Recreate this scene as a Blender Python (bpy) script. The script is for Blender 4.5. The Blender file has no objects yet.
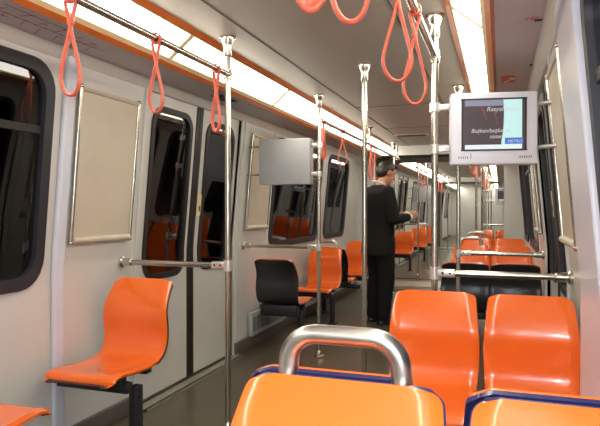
import bpy, bmesh, math, random
from mathutils import Vector, Matrix
random.seed(7)
PI = math.pi
COL = bpy.context.scene.collection

# ---------------------------------------------------------------- materials
def new_mat(name):
    m = bpy.data.materials.new(name); m.use_nodes = True
    return m, m.node_tree, m.node_tree.nodes['Principled BSDF']

def plain(name, rgb, rough=0.5, metal=0.0, coat=0.0, noise=0.0, nscale=8.0, bump=0.0, bscale=60.0, spec=0.5, aniso=None):
    m, nt, b = new_mat(name)
    b.inputs['Base Color'].default_value = (*rgb, 1)
    b.inputs['Roughness'].default_value = rough
    b.inputs['Metallic'].default_value = metal
    b.inputs['Coat Weight'].default_value = coat
    b.inputs['Coat Roughness'].default_value = 0.06
    b.inputs['Specular IOR Level'].default_value = spec
    tc = nt.nodes.new('ShaderNodeTexCoord')
    mp = nt.nodes.new('ShaderNodeMapping')
    nt.links.new(tc.outputs['Object'], mp.inputs[0])
    if aniso: mp.inputs['Scale'].default_value = aniso
    if noise > 0:
        n = nt.nodes.new('ShaderNodeTexNoise'); n.inputs['Scale'].default_value = nscale
        n.inputs['Detail'].default_value = 5
        nt.links.new(mp.outputs[0], n.inputs['Vector'])
        r = nt.nodes.new('ShaderNodeValToRGB')
        r.color_ramp.elements[0].position = 0.3; r.color_ramp.elements[1].position = 0.7
        r.color_ramp.elements[0].color = (*[c*(1-noise) for c in rgb], 1)
        r.color_ramp.elements[1].color = (*[min(1, c*(1+noise)) for c in rgb], 1)
        nt.links.new(n.outputs['Fac'], r.inputs[0]); nt.links.new(r.outputs[0], b.inputs['Base Color'])
    if bump > 0:
        n2 = nt.nodes.new('ShaderNodeTexNoise'); n2.inputs['Scale'].default_value = bscale
        nt.links.new(mp.outputs[0], n2.inputs['Vector'])
        bp = nt.nodes.new('ShaderNodeBump'); bp.inputs['Strength'].default_value = bump
        bp.inputs['Distance'].default_value = 0.004
        nt.links.new(n2.outputs['Fac'], bp.inputs['Height']); nt.links.new(bp.outputs[0], b.inputs['Normal'])
    return m

def emit(name, rgb, s, base=(0.02, 0.02, 0.02)):
    m, nt, b = new_mat(name)
    b.inputs['Base Color'].default_value = (*base, 1)
    b.inputs['Roughness'].default_value = 0.3
    b.inputs['Emission Color'].default_value = (*rgb, 1)
    b.inputs['Emission Strength'].default_value = s
    return m

def glass_mat(name, tint=0.5):
    m = bpy.data.materials.new(name); m.use_nodes = True
    nt = m.node_tree; nt.nodes.clear()
    out = nt.nodes.new('ShaderNodeOutputMaterial'); mix = nt.nodes.new('ShaderNodeMixShader')
    tr = nt.nodes.new('ShaderNodeBsdfTransparent'); gl = nt.nodes.new('ShaderNodeBsdfGlossy')
    fr = nt.nodes.new('ShaderNodeFresnel'); fr.inputs['IOR'].default_value = 1.6
    tr.inputs[0].default_value = (tint, tint, tint*1.05, 1); gl.inputs['Roughness'].default_value = 0.02
    gl.inputs['Color'].default_value = (0.95, 0.95, 1, 1)
    nt.links.new(fr.outputs[0], mix.inputs[0]); nt.links.new(tr.outputs[0], mix.inputs[1])
    nt.links.new(gl.outputs[0], mix.inputs[2]); nt.links.new(mix.outputs[0], out.inputs[0])
    return m

M = {
 'wall': plain('cream_laminate', (0.60, 0.59, 0.56), 0.33, noise=0.03, nscale=3, bump=0.05, bscale=90),
 'door': plain('door_paint', (0.56, 0.55, 0.51), 0.3, noise=0.03, nscale=4),
 'ceil': plain('ceiling_panel', (0.40, 0.37, 0.33), 0.45, noise=0.03, nscale=5, bump=0.08, bscale=150),
 'cornice': plain('cornice_panel', (0.50, 0.50, 0.52), 0.42, noise=0.03, nscale=4),
 'pillar': plain('pillar_paint', (0.62, 0.65, 0.74), 0.35, noise=0.02, nscale=4),
 'orange': plain('orange_plastic', (0.86, 0.15, 0.014), 0.25, coat=0.7, noise=0.04, nscale=5, bump=0.10, bscale=7),
 'black': plain('black_back_plastic', (0.013, 0.013, 0.016), 0.28, coat=0.4, bump=0.35, bscale=35),
 'navy': plain('navy_back_plastic', (0.028, 0.028, 0.10), 0.28, coat=0.4),
 'iron': plain('black_painted_steel', (0.015, 0.016, 0.02), 0.4),
 'chrome': plain('satin_stainless', (0.60, 0.565, 0.49), 0.24, metal=1.0, noise=0.03, nscale=20),
 'dull': plain('brushed_stainless', (0.60, 0.585, 0.56), 0.32, metal=1.0, noise=0.05, nscale=30, aniso=(1, 1, 0.1)),
 'cast': plain('cast_clamp', (0.78, 0.76, 0.72), 0.3, metal=0.7),
 'floor': plain('speckled_rubber_floor', (0.085, 0.07, 0.045), 0.28, noise=0.35, nscale=120, bump=0.1, bscale=200),
 'thresh': plain('aluminium_threshold', (0.42, 0.39, 0.31), 0.35, metal=0.6, noise=0.1, nscale=25),
 'rubber': plain('grey_rubber_gasket', (0.02, 0.02, 0.027), 0.5),
 'dark': plain('black_rubber', (0.012, 0.01, 0.009), 0.5),
 'trim': plain('orange_brown_trim', (0.55, 0.13, 0.02), 0.35, noise=0.1, nscale=12),
 'cream': plain('cream_lamp_frame', (0.75, 0.62, 0.36), 0.4),
 'board': plain('beige_board', (0.56, 0.50, 0.39), 0.4, noise=0.06, nscale=4, bump=0.05, bscale=60),
 'strap': plain('salmon_strap', (0.68, 0.14, 0.085), 0.4, bump=0.1, bscale=120, noise=0.06, nscale=25),
 'housing': plain('light_grey_housing', (0.72, 0.75, 0.84), 0.38),
 'backpanel': plain('grey_steel_back', (0.42, 0.43, 0.44), 0.5, metal=0.1, noise=0.05, nscale=6),
 'tunnel': plain('tunnel_concrete', (0.03, 0.028, 0.026), 0.9, noise=0.4, nscale=2),
 'bellows': plain('bellows_fabric', (0.16, 0.15, 0.12), 0.75),
 'groove': plain('dark_joint', (0.10, 0.085, 0.075), 0.6),
 'inkred': plain('faded_red_ink', (0.33, 0.14, 0.12), 0.5),
 'red': plain('sticker_red', (0.6, 0.05, 0.03), 0.4),
 'yellow': plain('sticker_yellow', (0.75, 0.6, 0.3), 0.4),
 'suit': plain('black_wool', (0.010, 0.010, 0.009), 0.85, bump=0.3, bscale=300, spec=0.2),
 'skin': plain('skin', (0.55, 0.27, 0.16), 0.5),
 'hair': plain('dark_hair', (0.018, 0.013, 0.008), 0.5, bump=0.5, bscale=200),
 'shirt': plain('white_cotton', (0.75, 0.73, 0.68), 0.7),
 'paper': plain('paper', (0.75, 0.74, 0.7), 0.7),
 'shoe': plain('black_leather', (0.01, 0.01, 0.01), 0.3),
 'glass': glass_mat('tinted_window_glass', 0.45),
 'lamp': emit('lamp_diffuser', (1.0, 0.935, 0.80), 12.0, (0.8, 0.75, 0.6)),
 's_dark': emit('screen_dark', (0.10, 0.055, 0.065), 0.55),
 's_lav': emit('screen_lavender', (0.42, 0.42, 0.55), 0.6),
 's_cyan': emit('screen_cyan', (0.62, 0.93, 0.90), 0.9),
 's_white': emit('screen_white', (0.85, 0.95, 0.95), 0.9),
 's_blue': emit('screen_blue', (0.03, 0.20, 0.75), 0.75),
 's_text': emit('screen_text', (0.8, 0.8, 0.78), 0.75),
 's_pink': emit('screen_pink', (0.30, 0.08, 0.10), 0.5),
}

# ---------------------------------------------------------------- mesh helpers
class MB:
    def __init__(s): s.bm = bmesh.new()
    def box(s, c, d, rot=None, bevel=0.0):
        r = bmesh.ops.create_cube(s.bm, size=1.0)
        vs = r['verts']
        for v in vs: v.co = Vector((v.co.x*d[0], v.co.y*d[1], v.co.z*d[2]))
        if bevel > 0:
            es = list({e for v in vs for e in v.link_edges})
            r2 = bmesh.ops.bevel(s.bm, geom=es, offset=bevel, segments=3, profile=0.5, affect='EDGES')
            vs = list({v for f in r2['faces'] for v in f.verts} | {v for v in vs if v.is_valid})
            seen = set(vs); st = list(vs)
            while st:
                v = st.pop()
                for e in v.link_edges:
                    o = e.other_vert(v)
                    if o not in seen: seen.add(o); st.append(o)
            vs = list(seen)
        mat = (rot.to_4x4() if rot else Matrix.Identity(4))
        for v in vs: v.co = (mat @ v.co) + Vector(c)
        return s
    def ring_loft(s, rings, closed_ring=True, cap=True):
        vr = [[s.bm.verts.new(p) for p in r] for r in rings]
        n = len(vr[0]); m = n if closed_ring else n-1
        for a, b in zip(vr, vr[1:]):
            for i in range(m):
                j = (i+1) % n
                s.bm.faces.new((a[i], a[j], b[j], b[i]))
        if cap and closed_ring:
            s.bm.faces.new(list(reversed(vr[0]))); s.bm.faces.new(vr[-1])
        return vr
    def tube(s, pts, r, seg=14, closed=False, flat=None, up=None):
        """pts path; r radius or list; flat=(wide,thin) gives an elliptical band"""
        pts = [Vector(p) for p in pts]; n = len(pts)
        tang = []
        for i in range(n):
            a = pts[(i-1) % n] if (closed or i > 0) else pts[i]
            b = pts[(i+1) % n] if (closed or i < n-1) else pts[i]
            tang.append((b-a).normalized())
        t0 = tang[0]
        nrm = Vector(up) if up else (Vector((0, 0, 1)) if abs(t0.z) < 0.9 else Vector((1, 0, 0)))
        rings = []
        for i in range(n):
            t = tang[i]
            if up: nrm = Vector(up)
            nrm = (nrm - t*nrm.dot(t)).normalized(); bn = t.cross(nrm)
            ra = r[i] if isinstance(r, (list, tuple)) else r
            w, h = (flat if flat else (ra, ra))
            rings.append([pts[i] + nrm*math.cos(2*PI*k/seg)*w + bn*math.sin(2*PI*k/seg)*h for k in range(seg)])
        if closed: rings.append(rings[0])
        if closed:
            vr = [[s.bm.verts.new(p) for p in q] for q in rings[:-1]]
            for i in range(n):
                a, b = vr[i], vr[(i+1) % n]
                for k in range(seg):
                    j = (k+1) % seg; s.bm.faces.new((a[k], a[j], b[j], b[k]))
        else: s.ring_loft(rings)
        return s
    def lathe(s, prof, c=(0, 0, 0), axis='Z', seg=24):
        rings = []
        for r, h in prof:
            ring = []
            for k in range(seg):
                a = 2*PI*k/seg; x, y = r*math.cos(a), r*math.sin(a)
                p = {'Z': (x, y, h), 'X': (h, x, y), 'Y': (x, h, y)}[axis]
                ring.append(Vector(p)+Vector(c))
            rings.append(ring)
        s.ring_loft(rings); return s
    def ell(s, c, r, rot=None, seg=20):
        q = bmesh.ops.create_uvsphere(s.bm, u_segments=seg, v_segments=seg//2+2, radius=1.0)
        mat = rot.to_4x4() if rot else Matrix.Identity(4)
        for v in q['verts']:
            v.co = mat @ Vector((v.co.x*r[0], v.co.y*r[1], v.co.z*r[2])) + Vector(c)
        return s
    def poly(s, pts, thick):
        """pts 3D coplanar loop, thick a vector"""
        s.ring_loft([[Vector(p) for p in pts], [Vector(p)+Vector(thick) for p in pts]]); return s
    def build(s, name, mat, parent=None, smooth=40, loc=None):
        bmesh.ops.recalc_face_normals(s.bm, faces=s.bm.faces[:])
        me = bpy.data.meshes.new(name); s.bm.to_mesh(me); s.bm.free()
        if mat: me.materials.append(mat)
        if smooth:
            me.shade_smooth(); me.set_sharp_from_angle(angle=math.radians(smooth))
        o = bpy.data.objects.new(name, me); COL.objects.link(o)
        if parent: o.parent = parent
        if loc: o.location = loc
        return o

LABELS = {}
def tag(o, label, cat, group=None, kind=None):
    o['label'] = label; o['category'] = cat
    if group: o['group'] = group
    if kind: o['kind'] = kind
    return o
def thing(name, loc, label, cat, rz=0.0, group=None):
    o = bpy.data.objects.new(name, None); COL.objects.link(o)
    o.empty_display_size = 0.1
    o.location = loc; o.rotation_euler = (0, 0, rz)
    return tag(o, label, cat, group)
def struct(o):
    o['kind'] = 'structure'; return o
def copy_tree(o, parent=None):
    c = o.copy(); COL.objects.link(c)
    if parent: c.parent = parent
    for ch in list(o.children): copy_tree(ch, c)
    return c
def text_mesh(name, body, size, mat, parent, mtx, ext=0.0004):
    cu = bpy.data.curves.new('txt', 'FONT'); cu.body = body; cu.size = size; cu.extrude = ext
    cu.align_x = 'LEFT'; cu.resolution_u = 3
    cu.shear = 0.25
    t = bpy.data.objects.new('txt', cu); COL.objects.link(t)
    bpy.context.view_layer.update()
    dg = bpy.context.evaluated_depsgraph_get()
    me = bpy.data.meshes.new_from_object(t.evaluated_get(dg))
    bpy.data.objects.remove(t); bpy.data.curves.remove(cu)
    me.materials.clear(); me.materials.append(mat)
    me.transform(mtx)
    o = bpy.data.objects.new(name, me); COL.objects.link(o); o.parent = parent
    return o

# ---------------------------------------------------------------- car body profile
ZB = 0.95
def W(z): return 1.24 if z <= ZB else 1.24-0.09*(z-ZB)
def WS(s, z): return W(z)-(.03 if s > 0 else 0)
CZ = 2.20                 # ceiling
SI, SO = 0.667, 0.852     # light strip inner / outer
ZI, ZO = 2.195, 2.045     # heights of strip edges
WT = 2.03                 # top of wall

def rrect(y0, y1, z0, z1, r, n=6):
    out = []
    for cy, cz, a0 in ((y1-r, z1-r, 0), (y0+r, z1-r, PI/2), (y0+r, z0+r, PI), (y1-r, z0+r, 1.5*PI)):
        for k in range(n+1):
            a = a0 + k*PI/2/n
            out.append((cy+r*math.cos(a), cz+r*math.sin(a)))
    return out
def rect(y0, y1, z0, z1): return [(y0, z0), (y1, z0), (y1, z1), (y0, z1)]

def sheet(mb, side, loops, off_in, off_out, fn=None):
    """a plate following the side wall; off = distance inward from the wall line"""
    bm = bmesh.new()
    for lp in loops:
        vs = [bm.verts.new((0, y, z)) for y, z in lp]
        for i in range(len(vs)): bm.edges.new((vs[i], vs[(i+1) % len(vs)]))
    bmesh.ops.triangle_fill(bm, use_beauty=True, use_dissolve=False, edges=bm.edges[:], normal=(1, 0, 0))
    bmesh.ops.bisect_plane(bm, geom=bm.verts[:]+bm.edges[:]+bm.faces[:], plane_co=(0, 0, ZB), plane_no=(0, 0, 1))
    bm.verts.index_update()
    pos = [v.co.copy() for v in bm.verts]
    X = lambda z, off: side*(WS(side, z)-off)
    a = [mb.bm.verts.new((X(p.z, off_in), p.y, p.z)) for p in pos]
    b = [mb.bm.verts.new((X(p.z, off_out), p.y, p.z)) for p in pos]
    for f in bm.faces:
        idx = [v.index for v in f.verts]
        mb.bm.faces.new([a[i] for i in idx]); mb.bm.faces.new([b[i] for i in reversed(idx)])
    for e in bm.edges:
        if len(e.link_faces) == 1:
            i, j = e.verts[0].index, e.verts[1].index
            mb.bm.faces.new((a[i], a[j], b[j], b[i]))
    bm.free()

def extrude_y(mb, pts, y0, y1):
    """pts (x,z) closed loop, prism along y"""
    mb.ring_loft([[Vector((x, y0, z)) for x, z in pts], [Vector((x, y1, z)) for x, z in pts]])

NW = [0]; ND = [0]; NT = [0]
def side_wall(side, y0, y1, wins, door):
    if side > 0: wins = [(a, 1.93 if abs(b-2.30) < .01 else b) for a, b in wins]
    nm = 'wall_left' if side < 0 else 'wall_right'
    mb = MB()
    if door:
        d0, d1 = door
        outer = [(y0, 0), (d0, 0), (d0, 1.985), (d1, 1.985), (d1, 0), (y1, 0), (y1, WT+.01), (y0, WT+.01)]
    else: outer = rect(y0, y1, 0, WT+.01)
    holes = [rrect(a+.045, b-.045, .90, 1.90, .10) for a, b in wins]
    sheet(mb, side, [outer]+holes, 0.0, -0.05)
    struct(mb.build(nm, M['wall'], smooth=25))
    for a, b in wins:
        NW[0] += 1
        w = MB(); sheet(w, side, [rrect(a, b, .855, 1.945, .15), rrect(a+.058, b-.058, .913, 1.887, .11)], 0.012, -0.03)
        wo = struct(w.build('window_%d' % NW[0], M['rubber'], smooth=25))
        g = MB(); sheet(g, side, [rrect(a+.05, b-.05, .905, 1.895, .105)], -0.012, -0.018)
        g.build('pane', M['glass'], wo, smooth=25)
        if b-a > 1.3:      # dark bar imitating a reflected band across the upper part of the pane
            h = MB(); sheet(h, side, [rect(a+.065, b-.065, 1.60, 1.635)], -0.002, -0.012)
            h.build('reflection_bar', M['dark'], wo, smooth=25)
    if door:
        d0, d1 = door; mid = (d0+d1)/2
        for k, (a, b) in enumerate(((d0, mid-.045), (mid+.045, d1))):
            ND[0] += 1
            wa, wb = ((a+.09, b-.075) if k == 0 else (a+.09, b-.10))
            mb = MB(); sheet(mb, side, [rect(a, b, .02, 1.985), rrect(wa, wb, .80, 1.88, .10)], -0.02, -0.05)
            do = struct(mb.build('door_%d' % ND[0], M['door'], smooth=25))
            w = MB(); sheet(w, side, [rrect(wa-.025, wb+.025, .775, 1.905, .12), rrect(wa+.012, wb-.012, .812, 1.868, .09)], -0.010, -0.045)
            w.build('gasket', M['dark'], do, smooth=25)
            g = MB(); sheet(g, side, [rrect(wa, wb, .80, 1.88, .09)], -0.028, -0.034)
            g.build('pane', M['glass'], do, smooth=25)
            s = MB(); e = (b, mid-.003) if k == 0 else (mid+.003, a)
            sheet(s, side, [rect(e[0], e[1], .02, 1.985)], -0.014, -0.05)
            s.build('rubber_edge', M['dark'], do, smooth=25)
            if k == 1:
                p = MB(); sheet(p, side, [rrect(a+.02, a+.065, 1.19, 1.35, .01)], -0.014, -0.022)
                q = p.build('lock_plate', M['yellow'], do, smooth=25)
                p = MB(); sheet(p, side, [rrect(a+.036, a+.050, 1.225, 1.265, .006)], -0.011, -0.016)
                p.build('keyhole', M['dark'], q, smooth=25)
        NT[0] += 1                     # door surround
        mb = MB()
        sheet(mb, side, [[(d0-.03, 0), (d0, 0), (d0, 1.985), (d1, 1.985), (d1, 0), (d1+.03, 0), (d1+.03, 2.012), (d0-.03, 2.012)]], 0.008, -0.045)
        struct(mb.build('trim_%d' % NT[0], M['door'], smooth=25))
        NT[0] += 1                     # threshold plate
        mb = MB(); mb.box((side*(WS(side,0)-.045), mid, .006), (.09, d1-d0+.1, .012)); mb.box((side*(WS(side,0)-.085), mid, .004), (.02, d1-d0+.1, .016))
        struct(mb.build('trim_%d' % NT[0], M['thresh']))
        NT[0] += 1
        mb = MB(); mb.box((side*(WS(side,0)+.022), mid, .012), (.05, d1-d0, .02))
        struct(mb.build('trim_%d' % NT[0], M['dark']))

def pilaster(side, y0, y1, off=0.028, mat='pillar'):
    NT[0] += 1
    mb = MB(); sheet(mb, side, [rect(y0, y1, 0, WT)], off, -0.001)
    o = mb.build('trim_%d' % NT[0], M[mat], smooth=25)
    bv = o.modifiers.new('bv', 'BEVEL'); bv.width = 0.012; bv.segments = 3; bv.limit_method = 'ANGLE'
    return struct(o)

def car(y0, y1, wins, door, tagname, joint0, ceil_seams):
    mb = MB(); mb.box((0, (y0+y1)/2, -.03), (2.6, y1-y0, .06)); struct(mb.build('floor', M['floor'], smooth=0))
    mb = MB(); extrude_y(mb, [(-SI, CZ), (SI, CZ), (SI, CZ+.05), (-SI, CZ+.05)], y0, y1)
    ce = struct(mb.build('ceiling', M['ceil'], smooth=0))
    g = MB()
    for sx in (-.404, .404): g.box((sx, (y0+y1)/2, CZ-.001), (.008, y1-y0, .004))
    for sy in ceil_seams: g.box((0, sy, CZ-.001), (.8, .008, .004))
    g.build('panel_joint', M['groove'], ce, smooth=0)
    for side in (-1, 1):
        side_wall(side, y0, y1, wins, door)
        NT[0] += 1                      # cornice between lamp and wall
        mb = MB(); extrude_y(mb, [(side*SO, ZO), (side*(WS(side, WT)+.02), WT-.01), (side*(WS(side, WT)+.05), WT+.05), (side*SO, ZO+.06)], y0, y1)
        c = struct(mb.build('trim_%d' % NT[0], M['cornice'], smooth=0))
        g = MB(); extrude_y(g, [(side*(WS(side, WT)-.055), WT-.008), (side*(WS(side, WT)+.0), WT-.055), (side*(WS(side, WT)+.02), WT-.055), (side*(WS(side, WT)+.02), WT-.003)], y0, y1)
        g.build('cove_strip', M['wall'], c, smooth=0)
        nm = 'baseboard_left' if side < 0 else 'baseboard_right'
        for a, b in ((y0, door[0]-.03), (door[1]+.03, y1)):
            g = MB(); g.box((side*(WS(side,0)-.012), (a+b)/2, .05), (.026, b-a, .10), bevel=.006); struct(g.build(nm, M['groove']))
        # the strip lamp
        sd = 'left' if side < 0 else 'right'
        L = thing('strip_light', (side*(SI+SO)/2, y0, ZO), 'long warm white ceiling strip lamp, %s side of the %s' % (sd, tagname), 'ceiling light')
        ox, oz = side*(SI+SO)/2, ZO
        def P(u, d):  # u 0 inner .. 1 outer across slope, d downward off the slope
            dx, dz = (SO-SI), (ZO-ZI); ln = math.hypot(dx, dz); nx, nz = dz/ln, -dx/ln
            return (side*(SI+dx*u + nx*d)-ox, ZI+dz*u + nz*d - oz)
        L0 = y1-y0
        def strip(nm, u0, u1, d0, d1, mat):
            g = MB(); extrude_y(g, [P(u0, d0), P(u1, d0), P(u1, d1), P(u0, d1)], 0.0, L0); return g.build(nm, M[mat], L, smooth=0)
        strip('inner_trim', -.10, .06, .012, -.03, 'trim')
        strip('outer_trim', .94, 1.06, .014, -.03, 'trim')
        strip('inner_lip', .06, .10, .008, -.03, 'cream')
        strip('outer_lip', .83, .94, .010, -.03, 'cream')
        js = [j for j in [joint0+1.53*k for k in range(-12, 14)] if y0+.05 < j < y1-.05]
        ed = [y0]+js+[y1]
        for a, b in zip(ed, ed[1:]):
            g = MB(); extrude_y(g, [P(.10, -.002), P(.83, -.002), P(.83, -.012), P(.10, -.012)], a-y0+.012, b-y0-.012)
            g.build('diffuser', M['lamp'], L, smooth=0)
        for j in js:
            g = MB(); extrude_y(g, [P(.09, .006), P(.84, .006), P(.84, -.012), P(.09, -.012)], j-y0-.020, j-y0+.020)
            g.build('joint_bar', M['cream'], L, smooth=0)
        strip('back_tray', -.1, 1.1, -.03, -.04, 'cornice')

def end_frame(y, t=.10, ox=.95, oz=2.06, nm='wall_end'):
    """bulkhead with an opening for the gangway"""
    mb = MB()
    pr = [((-1.29, 0), (-ox, 0)), ((-1.29, oz-.06), (-ox, oz-.06)), ((-1.29, 2.26), (-ox+.06, oz)), ((1.29, 2.26), (ox-.06, oz)), ((1.29, oz-.06), (ox, oz-.06)), ((1.29, 0), (ox, 0))]
    mb.ring_loft([[Vector((p[0], y, p[1])), Vector((q[0], y, q[1])), Vector((q[0], y+t, q[1])), Vector((p[0], y+t, p[1]))] for p, q in pr])
    return struct(mb.build(nm, M['wall'], smooth=0))

def gangway(y0, y1):
    NT[0] += 1
    mb = MB(); n = 15
    for side in (-1, 1):
        ring = []
        pts = []
        for k in range(2*n+1):
            y = y0+(y1-y0)*k/(2*n); pts.append((y, 1.04 if k % 2 else .98))
        fr = [[Vector((side*x, y, 0.0)) for y, x in pts], [Vector((side*x, y, 2.14)) for y, x in pts]]
        bk = [[Vector((side*1.1, y, 2.14)) for y, x in pts], [Vector((side*1.1, y, 0.0)) for y, x in pts]]
        mb.ring_loft(fr+bk, closed_ring=False, cap=False)
    struct(mb.build('trim_%d' % NT[0], M['bellows'], smooth=0))
    mb = MB(); mb.box((0, (y0+y1)/2, 2.17), (2.2, y1-y0, .05)); struct(mb.build('ceiling', M['bellows'], smooth=0))
    mb = MB(); mb.box((0, (y0+y1)/2, -.028), (2.2, y1-y0, .056)); struct(mb.build('floor', M['floor'], smooth=0))
    NT[0] += 1
    mb = MB(); mb.box((0, (y0+y1)/2, .004), (1.9, .7, .008)); struct(mb.build('trim_%d' % NT[0], M['thresh'], smooth=0))

O2, O3 = 9.40, 18.80
W1 = [(-2.3, -.35), (.35, 2.30), (5.25, 6.85), (7.10, 8.15)]
car(-2.6, 8.9, W1, (3.11, 4.45), 'nearest car', 2.80, [-1.2, 1.2, 5.4, 6.9])
car(10.5, 18.3, [(10.7, 11.75), (5.25+O2, 6.85+O2), (7.10+O2, 8.15+O2)], (3.11+O2, 4.45+O2), 'second car', 2.80+O2, [5.4+O2, 7.4+O2])
car(19.9, 27.0, [(20.1, 21.1), (5.25+O3, 6.85+O3)], (3.11+O3, 4.45+O3), 'farthest car', 2.80+O3, [5.4+O3])
for s in (-1, 1):
    for o in (0, O2, O3):
        pilaster(s, (2.355 if s < 0 else 1.965) if o == 0 else 11.80+o-O2, 2.43+o if o == 0 else 11.90+o-O2)
end_frame(8.9); end_frame(10.4); end_frame(18.3); end_frame(19.8)
gangway(9.0, 10.4); gangway(18.4, 19.8)
mb = MB(); mb.box((0, 27.05, 1.1), (2.7, .1, 2.35)); struct(mb.build('wall_back', M['wall'], smooth=0))
mb = MB(); mb.box((0, -2.65, 1.1), (2.7, .1, 2.35)); struct(mb.build('wall_front', M['wall'], smooth=0))
# tunnel wall outside the glass
for s, nm in ((-1, 'wall_tunnel_left'), (1, 'wall_tunnel_right')):
    mb = MB(); mb.box((s*2.4, 12, 1.2), (.2, 32, 4.0)); struct(mb.build(nm, M['tunnel'], smooth=0))
# ribs on the wall left and right of the first board
for s in (-1, 1):
    for y in (3.065,):
        NT[0] += 1
        mb = MB(); sheet(mb, s, [rect(y-.012, y+.012, .1, WT-.03)], 0.010, -0.001); struct(mb.build('trim_%d' % NT[0], M['wall'], smooth=25))
    for y in (4.53, 5.22):
        NT[0] += 1
        mb = MB(); sheet(mb, s, [rect(y-.012, y+.012, .1, WT-.03)], 0.010, -0.001); struct(mb.build('trim_%d' % NT[0], M['wall'], smooth=25))

# ---------------------------------------------------------------- poles and rails
PS = {-1: -.54, 1: .588}
def pole(x, y, label, grp='vertical grab poles'):
    t = thing('grab_pole', (x, y, 0), label, 'pole', group=grp)
    mb = MB(); mb.lathe([(.0165, .01), (.0165, CZ-.01)], seg=20); mb.build('pole_tube', M['chrome'], t)
    mb = MB(); mb.lathe([(.019, CZ-.115), (.0225, CZ-.11), (.0225, CZ-.06), (.027, CZ-.045), (.036, CZ-.025), (.038, CZ-.012), (.046, CZ-.010), (.046, CZ-.001)], seg=28)
    mb.build('ceiling_flange', M['chrome'], t)
    mb = MB(); mb.lathe([(.045, .001), (.045, .010), (.026, .02), (.022, .05), (.0175, .055)], seg=28); mb.build('floor_flange', M['chrome'], t)
    return t
pole(PS[-1], 2.94, 'chrome pole in front of left doors, joined to horizontal rail by single orange seat')
pole(PS[1], 2.94, 'chrome pole left of the monitor with white clamps on it')
pole(0.045, 3.79, 'free-standing chrome pole in the middle of the door area')
pole(PS[-1], 4.67, 'chrome pole at the right edge of the hanging grey panel')
pole(PS[1], 4.67, 'chrome pole seen behind and below the monitor, ahead of the black seat backs')
pole(PS[-1], 2.94+O2, 'distant chrome pole, left side, at near edge of second car doors')
pole(PS[1], 2.94+O2, 'distant chrome pole beside the small far monitor')
pole(0.045, 3.79+O2, 'distant chrome pole in the middle of second car door area')
pole(PS[-1], 4.67+O2, 'distant chrome pole, left side, at far edge of second car doors')
pole(PS[1], 4.67+O2, 'distant chrome pole, right side, at far edge of second car doors')

for (x, y, lab) in ((PS[-1], 2.94+O3, 'very distant chrome pole in the farthest car, near left'), (PS[1], 2.94+O3, 'very distant chrome pole in the farthest car, near right'),
                    (.045, 3.79+O3, 'very distant chrome pole in the farthest car, middle'), (PS[1], 4.67+O3, 'very distant chrome pole in the farthest car, far right'),
                    (PS[-1], 8.3, 'chrome pole on the left just before the gangway, behind the man'), (PS[1], 8.3, 'chrome pole on the right just before the gangway'),
                    (PS[-1], 10.9, 'chrome pole on the left just after the gangway'), (PS[1], 10.9, 'chrome pole on the right just after the gangway'),
                    (PS[-1], 17.4, 'tiny chrome pole deep in the second car, left'), (PS[1], 17.4, 'tiny chrome pole deep in the second car, right')):
    pole(x, y, lab)
RZ = 1.99
def rail(x, y0, y1, hangers, label):
    t = thing('overhead_rail', (x, y0, RZ), label, 'handrail', group='overhead strap rails')
    L = y1-y0
    mb = MB(); mb.tube([(0, 0, 0), (0, L, 0)], .0165, seg=18); mb.build('rail_tube', M['chrome'], t)
    for h in hangers:
        g = MB(); g.lathe([(.012, .0), (.012, CZ-RZ-.03), (.022, CZ-RZ-.015), (.034, CZ-RZ-.008), (.034, CZ-RZ)], c=(0, h-y0, 0))
        g.lathe([(.024, -.025), (.024, .025)], c=(0, h-y0, 0), axis='Y'); g.build('hanger', M['chrome'], t)
    return t
def eclamp(t, y):
    g = MB(); g.lathe([(.024, -.035), (.024, .012)], c=(0, y, 0), axis='Y', seg=20); g.lathe([(.023, -.03), (.023, .03)], c=(0, y, 0), axis='Z', seg=20)
    g.build('pole_clamp', M['chrome'], t)
sides = {-1: 'left', 1: 'right'}
for s in (-1, 1):
    t = rail(PS[s], -1.6, 2.94, [-1.5, .75], 'overhead chrome rail with orange straps above the nearest seats, %s side' % sides[s]); eclamp(t, 4.54)
    t = rail(PS[s], 4.67, 8.75, [6.7, 8.6], 'overhead chrome rail beyond the first doors, %s side' % sides[s]); eclamp(t, .0)
    t = rail(PS[s], 10.6, 2.94+O2, [10.75], 'short overhead chrome rail before second car doors, %s side' % sides[s])
    t = rail(PS[s], 4.67+O2, 8.2+O2, [6.7+O2, 8.1+O2], 'overhead chrome rail beyond second car doors, %s side' % sides[s])

def cross_rail(s, y, z, label):
    """horizontal rail from pole to side wall"""
    xw = s*(WS(s, z)); x0 = PS[s]; L = abs(xw-x0)
    t = thing('draught_rail', (x0, y, z), label, 'handrail', group='horizontal rails between pole and wall')
    mb = MB(); mb.tube([(s*.02, 0, 0), (s*(L-.01), 0, 0)], .016, seg=18); mb.build('rail_tube', M['chrome'], t)
    mb = MB(); mb.lathe([(.034, s*(L-.0)), (.034, s*(L-.012)), (.024, s*(L-.02)), (.022, s*(L-.07)), (.017, s*(L-.075))], axis='X'); mb.build('wall_flange', M['chrome'], t)
    mb = MB(); mb.lathe([(.024, -.03), (.024, .03)], axis='Z'); mb.box((s*.055, 0, 0), (.09, .034, .040), bevel=.008)
    cl = mb.build('pole_clamp', M['cast'], t)
    for q in (.04, .075):
        mb = MB(); mb.lathe([(.006, -.0185), (.006, -.012)], c=(s*q, 0, .002), axis='Y', seg=12); mb.build('screw', M['dark'], cl)
    return t
cross_rail(-1, 2.94, .925, 'horizontal chrome rail behind the single orange seat on the left wall')
cross_rail(1, 2.94, .925, 'horizontal chrome rail behind the pair of orange seats on the right')
cross_rail(-1, 4.67, .92, 'horizontal chrome rail above the black seat back on the left')
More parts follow.
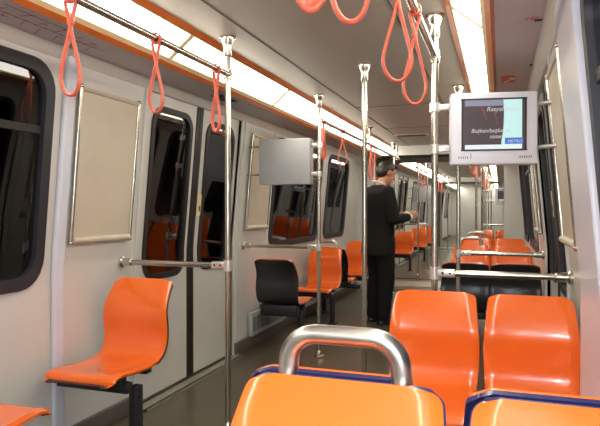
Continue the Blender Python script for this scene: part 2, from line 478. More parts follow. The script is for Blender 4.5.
cross_rail(1, 4.67, .90, 'horizontal chrome rail above the two black seat backs on the right')
cross_rail(-1, 2.94+O2, .92, 'distant horizontal rail before second car doors, left side')
cross_rail(1, 2.94+O2, .92, 'distant horizontal rail before second car doors, right side')

# ---------------------------------------------------------------- hanging straps
def strap_mesh(width, length, cross, twist):
    mb = MB(); pts = []
    N = 40
    # closed teardrop: starts at top, goes down one strand and back up the other
    def half(u):   # u 0 top .. 1 bottom ; returns half width, z
        z = -.02 - (length-.02)*u
        if u < cross: w = width*.22*(1-u/cross)
        else:
            k = (u-cross)/(1-cross); w = width*.5*math.sin(PI*min(1, k**1.25)*.5)*1.0 if k < .72 else None
            if w is None:
                k0 = .72; w0 = width*.5*math.sin(PI*(k0**1.25)*.5); q = (k-k0)/(1-k0); w = w0*math.sqrt(max(0, 1-q*q))
            w = -w
        return w, z
    us = [i/N for i in range(N+1)]
    us = [u if u < .8 else .8+.2*math.sin((u-.8)/.2*PI/2) for u in us]
    L = []; 
    for u in us:
        w, z = half(u); th = .005*math.sin(u*PI) if u < cross else 0
        L.append((w, .006*(1 if u < cross*1.3 else max(0, 1-(u-cross*1.3)*4)), z))
    R = [(-w, -y, z) for w, y, z in reversed(L[:-1])]
    path = L+R
    mb.tube(path, .008, seg=10, closed=True, flat=(.0125, .0055), up=(0, 1, 0))
    return mb
def strap(x, y, label, rz=0.0, width=.085, length=.335, tilt=(0, 0), cross=.22, grp='orange hanging straps'):
    t = thing('hanging_strap', (x, y, RZ), label, 'strap', rz, grp)
    t.rotation_euler = (tilt[0], tilt[1], rz)
    strap_mesh(width, length, cross, 0).build('loop', M['strap'], t, smooth=60)
    m = MB(); m.tube([(.0225*math.cos(a)*1.0, 0.0, .0225*math.sin(a)) for a in [2*PI*k/20 for k in range(20)]], .006, seg=8, closed=True, flat=(.013, .0035), up=(0, 1, 0))
    o = m.build('rail_collar', M['strap'], t, smooth=60); o.rotation_euler = (0, 0, -rz)
    m = MB(); m.box((0, 0, -.02-length*cross*.95), (.020, .022, .016), bevel=.004); m.build('clasp', M['strap'], t)
    return t
strap(PS[-1], 1.685, 'orange strap hanging farthest left, at the top left corner', rz=.25, width=.082, length=.35)
strap(PS[-1], 2.225, 'orange strap hanging above the left edge of the double doors', rz=.1, width=.075, length=.325)
strap(PS[-1], 2.80, 'orange strap hanging close beside the front left pole', rz=-.3, width=.065, length=.335)
strap(PS[1], 1.00, 'orange strap at top, leftmost of a close bunch below the ceiling centre', rz=.5, width=.08, length=.385, tilt=(.10, .03))
strap(PS[1], 1.06, 'orange strap at top, middle one of a close bunch', rz=-.4, width=.075, length=.375, tilt=(-.1, .06))
strap(PS[1], 1.17, 'orange strap with wide round loop, right end of the close bunch at top', rz=.3, width=.09, length=.365, tilt=(0, -.04))
strap(PS[1], 1.83, 'large orange strap hanging left of the overhead rail end', rz=.35, width=.105, length=.35)
strap(PS[1], 2.22, 'large orange strap hanging nearest the monitor pole', rz=.35, width=.10, length=.355)
strap(PS[-1], 4.80, 'orange strap just right of the pole at the hanging grey panel', rz=1.1, width=.05, length=.33)
strap(PS[-1], 5.44, 'orange strap with open loop, second beyond the grey panel', rz=.2, width=.10, length=.33)
strap(PS[-1], 6.75, 'orange strap hanging behind the man, left of a close pair', rz=.9, width=.07, length=.40)
strap(PS[-1], 6.95, 'orange strap hanging behind the man, right of a close pair', rz=.3, width=.07, length=.40)
for k, (x, y) in enumerate([(PS[1], 5.3), (PS[1], 5.9), (PS[1], 7.2), (PS[1], 8.1)]):
    strap(x, y, ['distant orange strap hanging just beyond the door area, right rail', 'distant orange strap, second on the far right rail',
                 'distant orange strap, third on the far right rail', 'distant orange strap by the gangway, right rail'][k], rz=.3*k, width=.08)
for k, (x, y) in enumerate([(PS[-1], 11.3), (PS[-1], 11.9), (PS[1], 11.4), (PS[1], 12.0), (PS[-1], 14.8), (PS[-1], 15.6), (PS[1], 14.8), (PS[1], 15.6)]):
    strap(x, y, 'tiny distant orange strap hanging in the second car, %s rail' % ('left' if x < 0 else 'right'), rz=.3*k, width=.07,
          grp='distant straps on the %s rail' % ('left' if x < 0 else 'right'))

# ---------------------------------------------------------------- seats
PROF = [(.442, .425), (.441, .444), (.428, .458), (.395, .463), (.33, .458), (.25, .450), (.17, .446), (.09, .450), (.038, .464), (.006, .494),
        (-.007, .533), (-.010, .578), (-.006, .622), (-.002, .663), (-.006, .704), (-.018, .745), (-.037, .785), (-.061, .82), (-.080, .845), (-.092, .858)]
def catmull(P, sub=3):
    out = []
    for i in range(len(P)-1):
        p0, p1, p2, p3 = P[max(i-1, 0)], P[i], P[i+1], P[min(i+2, len(P)-1)]
        for k in range(sub):
            t = k/sub
            out.append(tuple(.5*((2*p1[j])+(-p0[j]+p2[j])*t+(2*p0[j]-5*p1[j]+4*p2[j]-p3[j])*t*t+(-p0[j]+3*p1[j]-3*p2[j]+p3[j])*t**3) for j in (0, 1)))
    out.append(P[-1]); return out
def seat_shell(grow=0.0, back=0.0, thick=.007, ext=False):
    P = catmull(PROF + ([(-.0945, .8615)] if ext else []))
    # arclength
    S = [0]
    for a, b in zip(P, P[1:]): S.append(S[-1]+math.dist(a, b))
    T = S[-1]; nU = 17
    mb = MB(); grid = []
    for i, (y, z) in enumerate(P):
        s = S[i]/T
        # half width along the shell
        if s < .5: w = .197-.009*max(0, (s-.35)/.15)
        else:
            k = (s-.5)/.5; w = .188+.010*math.sin(min(k/.45, 1)*PI/2)-.020*max(0, (k-.45)/.55)
        # rounded ends
        dt = T-S[i]; r = .030
        if dt < r: w -= r - math.sqrt(max(0, r*r-(r-dt)**2))
        r = .03
        if S[i] < r: w -= r - math.sqrt(max(0, r*r-(r-S[i])**2))
        w += grow if s > .45 else (-.016 if grow > 0 else 0)
        a = P[max(i-1, 0)]; b = P[min(i+1, len(P)-1)]
        ty, tz = b[0]-a[0], b[1]-a[1]; l = math.hypot(ty, tz); ny, nz = tz/l, -ty/l   # normal toward the sitter: up/forward
        if ny*0 + nz < 0 and s < .4: ny, nz = -ny, -nz
        if s >= .4 and ny < 0: ny, nz = -ny, -nz
        row = []
        for j in range(nU):
            u = -1+2*j/(nU-1); x = w*math.sin(u*PI/2) if False else w*u
            dish = .014*(abs(u)**2.4)*(1 if s > .12 else s/.12)*(1 if s < .8 else max(0, 1-(s-.8)/.17))      # edges curl toward the sitter
            lip = -.010*max(0, (abs(u)-.86)/.14)**2
            row.append((x, y+ny*(dish+lip-back), z+nz*(dish+lip-back), ny, nz))
        grid.append(row)
    g2 = []
    for row in grid: g2.append([(x, y-ny*thick, z-nz*thick) for x, y, z, ny, nz in row])
    bm = mb.bm
    A = [[bm.verts.new(p[:3]) for p in r] for r in grid]; B = [[bm.verts.new(p) for p in r] for r in g2]
    R = len(A)
    for i in range(R-1):
        for j in range(nU-1):
            bm.faces.new((A[i][j], A[i][j+1], A[i+1][j+1], A[i+1][j])); bm.faces.new((B[i][j], B[i+1][j], B[i+1][j+1], B[i][j+1]))
        bm.faces.new((A[i][0], A[i+1][0], B[i+1][0], B[i][0])); bm.faces.new((A[i][-1], B[i][-1], B[i+1][-1], A[i+1][-1]))
    for j in range(nU-1):
        bm.faces.new((A[0][j], B[0][j], B[0][j+1], A[0][j+1])); bm.faces.new((A[-1][j], A[-1][j+1], B[-1][j+1], B[-1][j]))
    return mb

def make_seat(kind, backmat, handle=False):
    """local: faces +y, origin on the floor under the bottom of the backrest"""
    t = thing('passenger_seat', (0, 0, 0), 'seat', 'seat')
    seat_shell(thick=.010).build('orange_shell', M['orange'], t, smooth=50)
    seat_shell(grow=.002 if backmat == 'black' else .003, back=.009, thick=.010, ext=backmat == 'navy').build('back_shell', M[backmat], t, smooth=50)
    m = MB(); m.box((0, .30, .410), (.30, .05, .045), bevel=.005); m.box((0, .055, .390), (.35, .09, .105), bevel=.02) if kind == 'shroud' else m.box((0, .07, .410), (.28, .05, .045), bevel=.005)
    m.box((0, .20, .415), (.04, .28, .03)); m.build('seat_bracket', M['iron'], t)
    if kind in ('wall', 'shroud'):      # a beam reaching to the wall on local +x or -x and one leg
        for sgn in (1,):
            m = MB(); m.box((-.055, .27, .372), (.44, .05, .05), bevel=.006); m.build('wall_beam', M['iron'], t)
        m = MB(); m.box((.150, .20, .185), (.045, .06, .36), bevel=.006); m.build('leg', M['iron'], t)
        m = MB(); m.box((.150, .20, .006), (.09, .13, .012), bevel=.004); m.build('foot_plate', M['iron'], t)
    else:
        m = MB(); m.box((0, .20, .375), (.34, .055, .045), bevel=.006); m.build('cross_beam', M['iron'], t)
        m = MB(); m.box((0, .20, .185), (.05, .06, .36), bevel=.006); m.build('leg', M['iron'], t)
        m = MB(); m.box((0, .20, .006), (.10, .14, .012), bevel=.004); m.build('foot_plate', M['iron'], t)
    if handle:
        w = .105; pts = []
        yb = -.116
        pts += [(-w-.004, yb+.04, .72), (-w-.002, yb, .86), (-w, yb, .875)]
        for k in range(9):
            a = PI - k*PI/2/8; pts.append((-w+.055+.055*math.cos(a), yb, .880+.055*math.sin(a)))
        for k in range(9):
            a = PI/2 - k*PI/2/8; pts.append((w-.055+.055*math.cos(a), yb, .880+.055*math.sin(a)))
        pts += [(w, yb, .875), (w+.002, yb, .86), (w+.004, yb+.04, .72)]
        m = MB(); m.tube(pts, .019, seg=18); m.build('grab_handle', M['dull'], t, smooth=60)
    return t
protos = {}
def seat(kind, x, y, face, label, dz=0.0, handle=False, back='black', mirror=False, grp='orange moulded seats'):
    key = (kind, handle, back)
    if key not in protos:
        t = make_seat(kind, back, handle); protos[key] = t
    else: t = copy_tree(protos[key])
    t.location = (x, y, 0); t.rotation_euler = (0, 0, 0 if face > 0 else PI)
    for ch in t.children:
        n = ch.name.split('.')[0]
        if n == 'leg': ch.scale = (1, 1, (.365+dz)/.365)
        elif n != 'foot_plate': ch.location = (0, 0, dz)
    t['label'] = label; t['category'] = 'seat'; t['group'] = grp
    return t
# local +x flips with facing; the wall is at -x. For face>0 local -x = world -x (wall); for face<0 use mirrored parts
def wall_seat(y, face, label, dz, handle=False, back='black', kind='wall', x=-.962):
    t = seat(kind, x, y, face, label, dz, handle, back)
    if face < 0: t.scale = (-1, 1, 1)
    return t
wall_seat(1.14, -1, 'orange seat on left wall back to back with the nearest left one, facing the viewer', 0.03)
wall_seat(1.40, 1, 'orange seat cushion cut off at the bottom left corner', 0.0)
wall_seat(2.665, -1, 'single orange seat on the left wall facing the viewer, in front of the doors', .002, x=-.962)
wall_seat(4.80, 1, 'seat seen from behind with black back, under the hanging grey panel', -.05, kind='shroud')
wall_seat(6.25, -1, 'orange seat with chrome handle on the left wall, just right of the black seat back', -.06, True)
wall_seat(6.56, 1, 'seat with black back standing back to back behind the orange left-wall seat', -.06)
wall_seat(7.95, -1, 'orange seat on the left wall partly hidden by the standing man', -.07)
wall_seat(12.0, -1, 'far orange seat just right of the standing man', -.085)
wall_seat(14.35, -1, 'far orange seat, second to the right of the standing man', -.085)
wall_seat(15.9, -1, 'tiny orange seat deep in the second car, left wall', -.085)
AX, BX = .600, 1.008
SR = lambda x, y, f, lab, dz, h=False, b='black': seat('free', x, y, f, lab, dz, h, b)
t = SR(AX+.010, .965, -1, 'nearest orange seat with a chrome handle arch, bottom centre', .062, True, 'navy'); t.scale = (1.05, 1, 1)
t = SR(BX+.012, .965, -1, 'nearest orange seat cut off at the bottom right corner', .056, False, 'navy'); t.scale = (.95, 1, 1)
SR(AX-.02, 1.203, 1, 'seat hidden behind the handle arch, only its orange top edge showing', .064, False, 'navy')
SR(BX-.0, 1.203, 1, 'seat behind the bottom right one, only its orange top edge showing', .058, False, 'navy')
SR(AX+.012, 2.645, -1, 'orange seat facing the viewer, left of the middle pair below the rail', .006)
t = SR(BX+.010, 2.645, -1, 'orange seat facing the viewer, right of the middle pair, by the right wall', .004); t.scale = (.97, 1, 1)
SR(AX+.03, 4.96, 1, 'left of two black seat backs behind the orange pair', -.045)
SR(BX, 4.96, 1, 'right of two black seat backs behind the orange pair', -.045)
SR(AX, 6.40, -1, 'orange seat with chrome handle beyond the black seat backs', -.005, True)
SR(BX, 6.40, -1, 'orange seat beyond the right black seat back, by the right wall', -.005)
SR(AX, 6.70, 1, 'back to back seat behind the far handled seat, aisle side', -.01)
SR(BX, 6.70, 1, 'back to back seat behind the far right seat, wall side', -.01)
SR(AX, 8.0, -1, 'small orange seat with second chrome handle, near the gangway', -.005, True)
SR(BX, 8.0, -1, 'small orange seat near the gangway by the right wall', -.005)
SR(AX, 11.7, -1, 'tiny orange seat in the second car, aisle side', -.02)
SR(BX, 11.7, -1, 'tiny orange seat in the second car, right wall side', -.02)

# ---------------------------------------------------------------- framed boards
def board(s, y0, y1, z0, z1, label):
    t = thing('framed_board', (s*WS(s, z0), y0, z0), label, 'board', group='chrome framed wall boards')
    bx = s*WS(s, z0)
    X = lambda z, off: s*(WS(s, z)-off)-bx
    L = y1-y0; H = z1-z0
    m = MB(); zs = [0, H]
    m.ring_loft([[Vector((X(z0, .008), 0.01, 0)), Vector((X(z0, .008), L-.01, 0)), Vector((X(z0, .020), L-.01, 0)), Vector((X(z0, .020), .01, 0))],
                 [Vector((X(z1, .008), 0.01, H)), Vector((X(z1, .008), L-.01, H)), Vector((X(z1, .020), L-.01, H)), Vector((X(z1, .020), .01, H))]])
    m.build('panel', M['board'], t, smooth=0)
    for y in (0, L):
        m = MB(); m.tube([(X(z0, .022), y, -.01), (X(z1, .022), y, H+.01)], .011, seg=14)
        for z in (z0-.012, z1+.012): m.ell((X(z, .022), y, z-z0), (.015, .015, .013), seg=12)
        m.build('upright', M['chrome'], t)
    m = MB(); m.tube([(X(z0, .025), .012, 0), (X(z0, .025), L-.012, 0)], .017, seg=14); m.build('bottom_bar', M['board'], t)
    m = MB(); m.tube([(X(z1, .022), .012, H), (X(z1, .022), L-.012, H)], .012, seg=14); m.build('top_bar', M['board'], t)
    return t
board(-1, 2.465, 2.97, 1.075, 1.86, 'beige framed board on the left wall above the single orange seat')
board(1, 2.46, 3.00, 1.10, 1.86, 'beige framed board on the right wall, seen edge on beside the white pillar')
board(-1, 4.66, 5.14, 1.075, 1.88, 'beige framed board on the left wall behind the hanging grey panel')
board(1, 4.66, 5.14, 1.075, 1.88, 'beige framed board on the right wall beyond the doors, mostly edge on')

# ---------------------------------------------------------------- monitors
def monitor(x, y, z, rz, s, label, w=.40, h=.345, tilt=0.0, detail=True, arms=True):
    """faces local -y. s = side of the wall"""
    t = thing('monitor', (x, y, z), label, 'monitor', rz)
    m = MB(); m.box((0, 0.045, 0), (w, .09, h), bevel=.010); m.box((0, .10, .0), (w*.8, .05, h*.8), bevel=.012)
    hs = m.build('housing', M['housing'], t)
    sw, sh = w*.705, h*.68; cz = .018
    m = MB()
    for dx, dz, a, b in ((0, sh/2+.004, sw+.02, .008), (0, -sh/2-.004, sw+.02, .008), (-sw/2-.004, 0, .008, sh), (sw/2+.004, 0, .008, sh)):
        m.box((dx, -.001, cz+dz), (a, .006, b))
    m.build('bezel', M['rubber'], t)
    m = MB(); m.box((0, .0005, cz), (sw, .003, sh)); scr = m.build('screen', M['s_dark'], t, smooth=0)
    X0, X1, Z0, Z1 = -sw/2, sw/2, cz-sh/2, cz+sh/2
    def flat(nm, pts, mat, d):
        q = MB(); q.poly([(X0+sw*a, -.001-d, Z0+sh*b) for a, b in pts], (0, -.0004, 0)); q.build(nm, M[mat], scr, smooth=0)
    edge = [(.62, 0.09), (.63, .2), (.65, .35), (.66, .5), (.665, .7), (.66, .85), (.655, 1)]
    flat('cyan_area', edge+[(.955, 1), (.955, .09)], 's_cyan', .0006)
    flat('top_band', [(.03, .88), (.655, .88), (.655, 1), (.03, 1)], 's_lav', .0003)
    flat('bottom_band', [(.03, 0), (.955, 0), (.955, .09), (.03, .09)], 's_white', .0003)
    flat('blue_button', [(.68, .10), (.97, .10), (.97, .225), (.68, .225)], 's_blue', .0012)
    flat('red_streak', [(.27, .88), (.33, .88), (.40, .60), (.37, .60)], 's_pink', .0004)
    flat('red_streak', [(.55, .50), (.58, .50), (.50, .88), (.47, .88)], 's_pink', .0004)
    if detail:
        R = Matrix.Rotation(PI/2, 4, 'X')
        def tx(b, u, v, sz, mat='s_text'):
            text_mesh('caption', b, sz, M[mat], scr, Matrix.Translation((X0+sw*u, -.0028, Z0+sh*v)) @ R)
        tx('Rasyal basın', .38, .77, .030); tx('Başkan/başka ve', .13, .34, .026); tx('sistem', .43, .22, .026)
        tx('METRO', .72, .125, .020)
        m = MB()
        for i in range(5): m.box((-w*.40+i*.010, -.001, -h*.40), (.003, .004, .012))
        for i in range(6): m.box((w*.30+i*.010, -.001, -h*.40), (.003, .004, .010))
        m.build('speaker_slots', M['rubber'], hs, smooth=0)
        m = MB(); m.box((-w*.40+.055, -.001, -h*.38), (.002, .004, .03)); m.build('mark', M['rubber'], hs, smooth=0)
    if arms:
        # arms reach sideways to the pole and to the wall, in the un-rotated frame
        inv = Matrix.Rotation(-rz, 3, 'Z')
        for dz in (.115, -.09):
            for d, tgt, nm in ((-s, PS[s], 'pole_arm'), (s, s*(WS(s, z+dz)), 'wall_arm')):
                sx = d*s  # -1 toward pole
                p0 = Vector(((w/2-.01)*(1 if d > 0 else -1), .055, dz))
                wp = Vector((tgt-x, (2.94 if y < 3.5 else (4.67 if y < 6 else 2.94+O2))-y, dz))
                p1 = inv @ wp
                m = MB(); m.tube([p0, p1], .010, seg=10)
                if nm == 'pole_arm':
                    m.lathe([(.025, -.022), (.025, .022)], c=p1, axis='Z', seg=18); m.box((p0+(p1-p0)*.5), ((p1-p0).length*.8, .03, .03), bevel=.006)
                else:
                    m.lathe([(.026, -.004), (.026, .004)], c=p1-Vector((s*.008, 0, 0)), axis='X', seg=16)
                m.build(nm, M['cast'], t)
    return t
monitor(.864, 2.93, 1.625, math.radians(9), 1, 'light grey monitor with lit screen hanging between pole and right wall')
monitor(.985, 2.90+O2, 1.50, math.radians(6), 1, 'small distant monitor in the second car, right side', w=.36, h=.32, detail=False)
# left monitor seen from behind: a grey steel box
def monitor_back(x, y, z, label, s=-1, yp=4.67):
    t = thing('monitor', (x, y, z), label, 'monitor', 0)
    m = MB(); m.box((0, 0, 0), (.46, .10, .385), bevel=.006)
    m.build('steel_housing', M['backpanel'], t)
    m = MB(); m.box((0, .052, .01), (.36, .006, .28)); m.build('screen', M['s_dark'], t, smooth=0)
    for dz in (.135, -.105):
        m = MB(); m.tube([(-.235, 0, dz), (-.235, -.03, dz), (x*0-(W(z+dz)+x), -.03, dz)], .009, seg=10)
        m.build('wall_arm', M['chrome'], t)
        m = MB(); m.box(((.23+(PS[-1]-x))/2, yp-y, dz), (abs(PS[-1]-x-.23)+.03, .03, .03), bevel=.006); m.lathe([(.025, -.022), (.025, .022)], c=(PS[-1]-x, yp-y, dz), seg=18)
        m.build('pole_arm', M['cast'], t)
    return t
monitor_back(-.835, 4.67, 1.64, 'blank grey metal back of a monitor hanging at left beyond the doors')
monitor_back(-.835, 4.67+O2, 1.60, 'tiny pale back of a monitor far away in the second car', yp=4.67+O2)

# ---------------------------------------------------------------- small fittings
def vent(x, y, label, w=.42, d=.16):
    t = thing('air_vent', (x, y, CZ), label, 'vent')
    m = MB()
    m.box((0, 0, -.005), (w, d, .010), bevel=.003); f = m.build('grille_frame', M['cornice'], t)
    m = MB()
    for k in range(6): m.box((0, -d/2+.02+k*(d-.04)/5, -.011), (w-.05, .014, .004))
    m.build('slots', M['dark'], t, smooth=0)
vent(-.19, 7.6, 'dark slotted air vent in the ceiling before the gangway')
def slot(x, y, w, d, i):
    m = MB(); m.box((0, 0, 0), (w, d, .006), bevel=.001)
    o = m.build('cornice_slot', M['dark'], loc=(x, y, ZO-.0035-.083*(x-SO)))
    tag(o, ['small dark slot in the right cornice, largest and nearest of four', 'small dark latch in the right cornice, second of four',
            'small dark latch in the right cornice, third of four', 'small dark latch in the right cornice, farthest of four'][i], 'latch', 'dark slots above the right wall')
slot(1.05, 2.62, .045, .012, 0); slot(1.085, 2.88, .02, .015, 1); slot(1.085, 3.25, .02, .02, 2); slot(1.06, 3.42, .03, .02, 3)
# sticker over the right door
t = thing('sticker', (.95, 3.80, 2.0345), 'red and yellow warning sticker on the right cornice beside the lamp', 'sticker', .0)
m = MB(); m.box((0, 0, 0), (.10, .19, .002)); m.build('backing', M['red'], t, smooth=0)
m = MB(); m.box((.012, -.02, -.0015), (.035, .07, .001)); m.box((-.02, .05, -.0015), (.02, .05, .001), rot=Matrix.Rotation(.6, 3, 'Z')); m.build('symbol', M['yellow'], t, smooth=0)
# faded red lettering on right cornice
t = thing('cornice_lettering', (.985, 2.62, 2.0315), 'faint red letters printed on the right cornice', 'lettering')
text_mesh('letters', '(E', .060, M['red'], t, Matrix.Rotation(PI, 4, 'X')); t.rotation_euler = (0, .083, 0)
# route diagram on left cornice
t = thing('route_diagram', (-.985, 1.93, 2.0325), 'faint reddish route diagram printed on the left cornice', 'diagram')
rd = MB(); rs = random.Random(3)
rd.box((-.01, 0.05, 0), (.004, .95, .001))
for k in range(17):
    y = -.40+k*.053
    rd.box((-.01, y, -.0005), (.012, .012, .001))
    L = rs.uniform(.03, .07); sg = 1 if k % 2 else -1
    rd.box((-.01+sg*(.015+L/2), y+.01, 0), (L, .005, .001), rot=Matrix.Rotation(.5*sg, 3, 'Z'))
    if k % 3 == 0: rd.box((-.01+sg*.03, y+.02, 0), (.004, .04, .001))
rd.box((.055, .02, 0), (.004, .35, .001)); rd.box((.02, .19, 0), (.07, .004, .001))
rd.build('printed_lines', M['inkred'], t, smooth=0); t.rotation_euler = (0, -.0804, 0)
# small grille on left cornice near pole
for s, lab in ((-1, 'small dark grille in the left cornice above the doors'),):
    t = thing('cornice_grille', (s*.98, 3.78, 2.031), lab, 'vent')
    m = MB(); m.box((0, 0, 0), (.09, .26, .006), bevel=.002); m.build('plate', M['groove'], t)
    m = MB()
    for k in range(5): m.box((-.03+k*.015, 0, -.004), (.005, .23, .002))
    m.build('slots', M['dark'], t, smooth=0)
# heater covers along the wall under the seats
def heater(s, y0, y1, lab):
    t = thing('heater_cover', (s*1.205, y0, .10), lab, 'heater')
    L = y1-y0
    m = MB(); m.box((0, L/2, .11), (.04, L, .21), bevel=.008); m.build('casing', M['backpanel'], t)
    m = MB(); n = int(L/.03)
    for k in range(n): m.box((-s*.021, .02+k*(L-.04)/max(1, n-1), .11), (.003, .010, .13))
    m.build('louvres', M['rubber'], t, smooth=0)
heater(-1, 4.75, 5.55, 'grey slotted heater cover at the foot of the left wall under the black seat')
heater(-1, 6.9, 7.45, 'long grey slotted heater cover low on the left wall beyond the handled seat')

# ---------------------------------------------------------------- the standing man
def remesh(o, vox, sm=4):
    r = o.modifiers.new('rm', 'REMESH'); r.mode = 'VOXEL'; r.voxel_size = vox; r.use_smooth_shade = True
    s = o.modifiers.new('sm', 'SMOOTH'); s.iterations = sm; s.factor = .6
    return o
def limb(mb, pts, rad, seg=14):
    """tapered limb with round ends"""
    P = [Vector(p) for p in pts]
    out, rr = [], []
    for i in range(len(P)-1):
        for k in range(6):
            t = k/6; out.append(P[i].lerp(P[i+1], t)); rr.append(rad[i]*(1-t)+rad[i+1]*t)
    out.append(P[-1]); rr.append(rad[-1])
    mb.tube(out, rr, seg=seg)
    mb.ell(P[0], (rad[0],)*3, seg=12); mb.ell(P[-1], (rad[-1],)*3, seg=12)
    for p, r in zip(P[1:-1], rad[1:-1]): mb.ell(p, (r,)*3, seg=12)
# local frame: faces +x, left side +y, z up. origin between the feet
man = thing('person', (-.345, 6.28, 0), 'man in black suit and white collar reading a paper, seen from behind', 'person', math.radians(42))
hip, kn, an = .92, .50, .085
def foot_y(s): return .095*s
HD = Vector((.075, 0, 1.635))            # head centre, bent forward
tilt = Matrix.Rotation(math.radians(22), 3, 'Y')
ELB = {1: (.02, .235, 1.13), -1: (.02, -.235, 1.13)}
WR = {1: (.255, .13, 1.13), -1: (.25, -.13, 1.15)}
body = MB()
for s in (-1, 1):
    limb(body, [(0, .09*s, hip), (.015, .095*s, kn), (-.02, .095*s, an)], [.075, .05, .036])
    body.ell((.055, foot_y(s), .045), (.12, .042, .038))
    limb(body, [(-.01, .17*s, 1.43), ELB[s], WR[s]], [.045, .036, .025])
rings = [(0, .92, .10, .15), (0, 1.02, .09, .135), (.0, 1.15, .10, .145), (.0, 1.30, .11, .165), (-.01, 1.40, .095, .16), (-.01, 1.46, .06, .09)]
body.ring_loft([[Vector((cx+a*math.cos(k*PI/10), b*math.sin(k*PI/10), z)) for k in range(20)] for cx, z, a, b in rings])
limb(body, [(-.01, 0, 1.42), (.03, 0, 1.53), (.055, 0, 1.58)], [.058, .052, .055])
def hp(x, y, z): return HD + tilt @ Vector((x, y, z))
body.ell(hp(0, 0, .02), (.092, .074, .098), tilt); body.ell(hp(.035, 0, -.05), (.058, .054, .062), tilt)   # skull, jaw
body.ell(hp(.070, 0, -.092), (.024, .026, .018), tilt)                                                       # chin
limb(body, [hp(.088, 0, .015), hp(.108, 0, -.022)], [.008, .013], 10)                                       # nose
body.ell(hp(.082, 0, .035), (.018, .045, .010), tilt)                                                       # brow
body.ell(hp(.086, 0, -.055), (.012, .024, .007), tilt)                                                      # lips
for s in (-1, 1): body.ell(hp(-.005, .076*s, -.005), (.018, .009, .032), tilt)                              # ears
for s in (-1, 1):                                                                                            # hands on the paper
    w = Vector(WR[s]); pal = w+Vector((.055, -.012*s, .02))
    body.ell(pal, (.048, .018, .040), Matrix.Rotation(-.35, 3, 'Y'))
    limb(body, [w, w+Vector((.03, -.006*s, .01))], [.024, .026])
    for f in range(4):
        ln = [.030, .036, .034, .026][f]
        b = pal+Vector((.036-.004*f, -.010*s, .028-.018*f)); c = b+Vector((ln, -.010*s, .004)); e = c+Vector((ln*.55, -.024*s, -.004))
        limb(body, [b, c, e], [.0095, .0085, .0075], 8)
    b = pal+Vector((-.01, -.012*s, .035)); limb(body, [b, b+Vector((.028, -.018*s, .018)), b+Vector((.055, -.022*s, .016))], [.011, .010, .0085], 8)
remesh(body.build('body', M['skin'], man), .0065, 3)
# hair
h = MB(); h.ell(hp(-.014, 0, .040), (.092, .080, .090), tilt); h.ell(hp(-.045, 0, -.005), (.058, .073, .075), tilt)
h.ell(hp(.045, 0, .088), (.045, .058, .028), tilt)
remesh(h.build('hair', M['hair'], man), .008, 2)
man.scale = (1.1, 1.12, 1.0)
# eyes
for s in (-1, 1):
    e = MB(); e.ell(hp(.083, .030*s, .012), (.008, .013, .007), tilt, 12); e.build('eye', M['shirt'], man)
# jacket
j = MB()
rings = [(-.02, .74, .150, .205), (-.015, .85, .150, .205), (-.01, .96, .140, .19), (0, 1.08, .128, .175), (.0, 1.20, .132, .185), (.0, 1.32, .135, .20), (-.012, 1.41, .115, .195), (-.02, 1.465, .075, .12), (-.02, 1.50, .062, .078)]
j.ring_loft([[Vector((cx+a*math.cos(k*PI/12), b*math.sin(k*PI/12), z)) for k in range(24)] for cx, z, a, b in rings])
for s in (-1, 1):
    limb(j, [(-.01, .165*s, 1.42), ELB[s], Vector(WR[s])-Vector((.02, 0, 0))], [.070, .060, .046])
    j.ell((.115, .02*s, 1.25), (.03, .05, .14))
remesh(j.build('jacket', M['suit'], man), .011, 3)
c = MB(); c.tube([(-.004+.060*math.cos(a), .058*math.sin(a), 1.518-.022*math.cos(a)) for a in [2*PI*k/24 for k in range(24)]], .01, seg=8, closed=True, flat=(.013, .005), up=(0, 0, 1))
c.build('shirt_collar', M['shirt'], man)
for s in (-1, 1):
    c = MB(); w = Vector(WR[s]); limb(c, [w-Vector((.02, 0, 0)), w+Vector((.012, 0, .003))], [.036, .034]); c.build('shirt_cuff', M['shirt'], man)
p = MB()
for s in (-1, 1): limb(p, [(-.005, .095*s, .90), (.02, .10*s, kn), (-.015, .10*s, .085)], [.105, .078, .062])
p.ell((-.01, 0, .90), (.13, .17, .12))
remesh(p.build('trousers', M['suit'], man), .012, 2)
for s in (-1, 1):
    q = MB(); q.ell((.06, foot_y(s), .042), (.135, .05, .042)); q.box((.045, foot_y(s), .012), (.25, .085, .022), bevel=.008)
    remesh(q.build('shoe', M['shoe'], man), .008, 2)
pp = thing('paper_sheet', man.matrix_world.translation.copy() if False else (0, 0, 0), 'white sheet of paper held by the man in the black suit', 'paper')
Rm = Matrix.Rotation(math.radians(42), 3, 'Z'); pc = Rm @ Vector((.345, 0, 1.165)) + Vector((-.335, 6.28, 0))
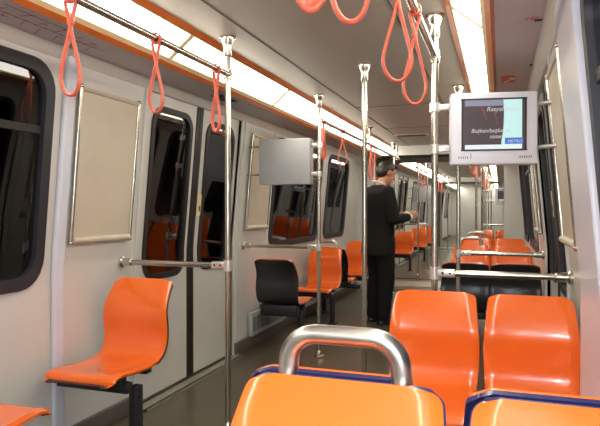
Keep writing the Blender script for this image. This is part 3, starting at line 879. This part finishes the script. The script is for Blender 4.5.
pp.location = pc; pp.rotation_euler = (0, 0, math.radians(42))
m = MB(); bm = m.bm
gr = [[Vector(((-.055+.11*i/6)*.8, (-.10+.20*k/8), .11*i/6*.75+.008*math.cos(k*.8)-.04)) for k in range(9)] for i in range(7)]
top = [[bm.verts.new(v) for v in r] for r in gr]; bot = [[bm.verts.new(v-Vector((0, 0, .0015))) for v in r] for r in gr]
for i in range(6):
    for k in range(8):
        bm.faces.new((top[i][k], top[i][k+1], top[i+1][k+1], top[i+1][k])); bm.faces.new((bot[i][k], bot[i+1][k], bot[i+1][k+1], bot[i][k+1]))
for i in range(6):
    bm.faces.new((top[i][0], top[i+1][0], bot[i+1][0], bot[i][0])); bm.faces.new((top[i][-1], bot[i][-1], bot[i+1][-1], top[i+1][-1]))
for k in range(8):
    bm.faces.new((top[0][k], bot[0][k], bot[0][k+1], top[0][k+1])); bm.faces.new((top[-1][k], top[-1][k+1], bot[-1][k+1], bot[-1][k]))
m.build('sheet', M['paper'], pp, smooth=60)

# ---------------------------------------------------------------- light, world, camera
w = bpy.data.worlds.new('tunnel_dark'); bpy.context.scene.world = w; w.use_nodes = True
w.node_tree.nodes['Background'].inputs[0].default_value = (.004, .004, .006, 1)
w.node_tree.nodes['Background'].inputs[1].default_value = 1.0
# the photographer's flash
fl = bpy.data.lights.new('camera_flash', 'POINT'); fl.energy = 75; fl.color = (.86, .93, 1.0); fl.shadow_soft_size = .02
fo = bpy.data.objects.new('camera_flash', fl); COL.objects.link(fo); fo.location = (.90, -.03, 1.30)

cam = bpy.data.cameras.new('camera'); cam.sensor_width = 36; cam.lens = 34.98; cam.clip_start = .02
co = bpy.data.objects.new('camera', cam); COL.objects.link(co)
co.location = (.893, 0, 1.24)
co.rotation_euler = (math.radians(90-.39), 0, math.radians(18.93))
sc = bpy.context.scene; sc.camera = co
sc.view_settings.view_transform = 'Standard'; sc.view_settings.look = 'None'
sc.view_settings.gamma = 1.0; sc.view_settings.exposure = 0.05; sc.view_settings.use_curve_mapping = False
sc.cycles.max_bounces = 8
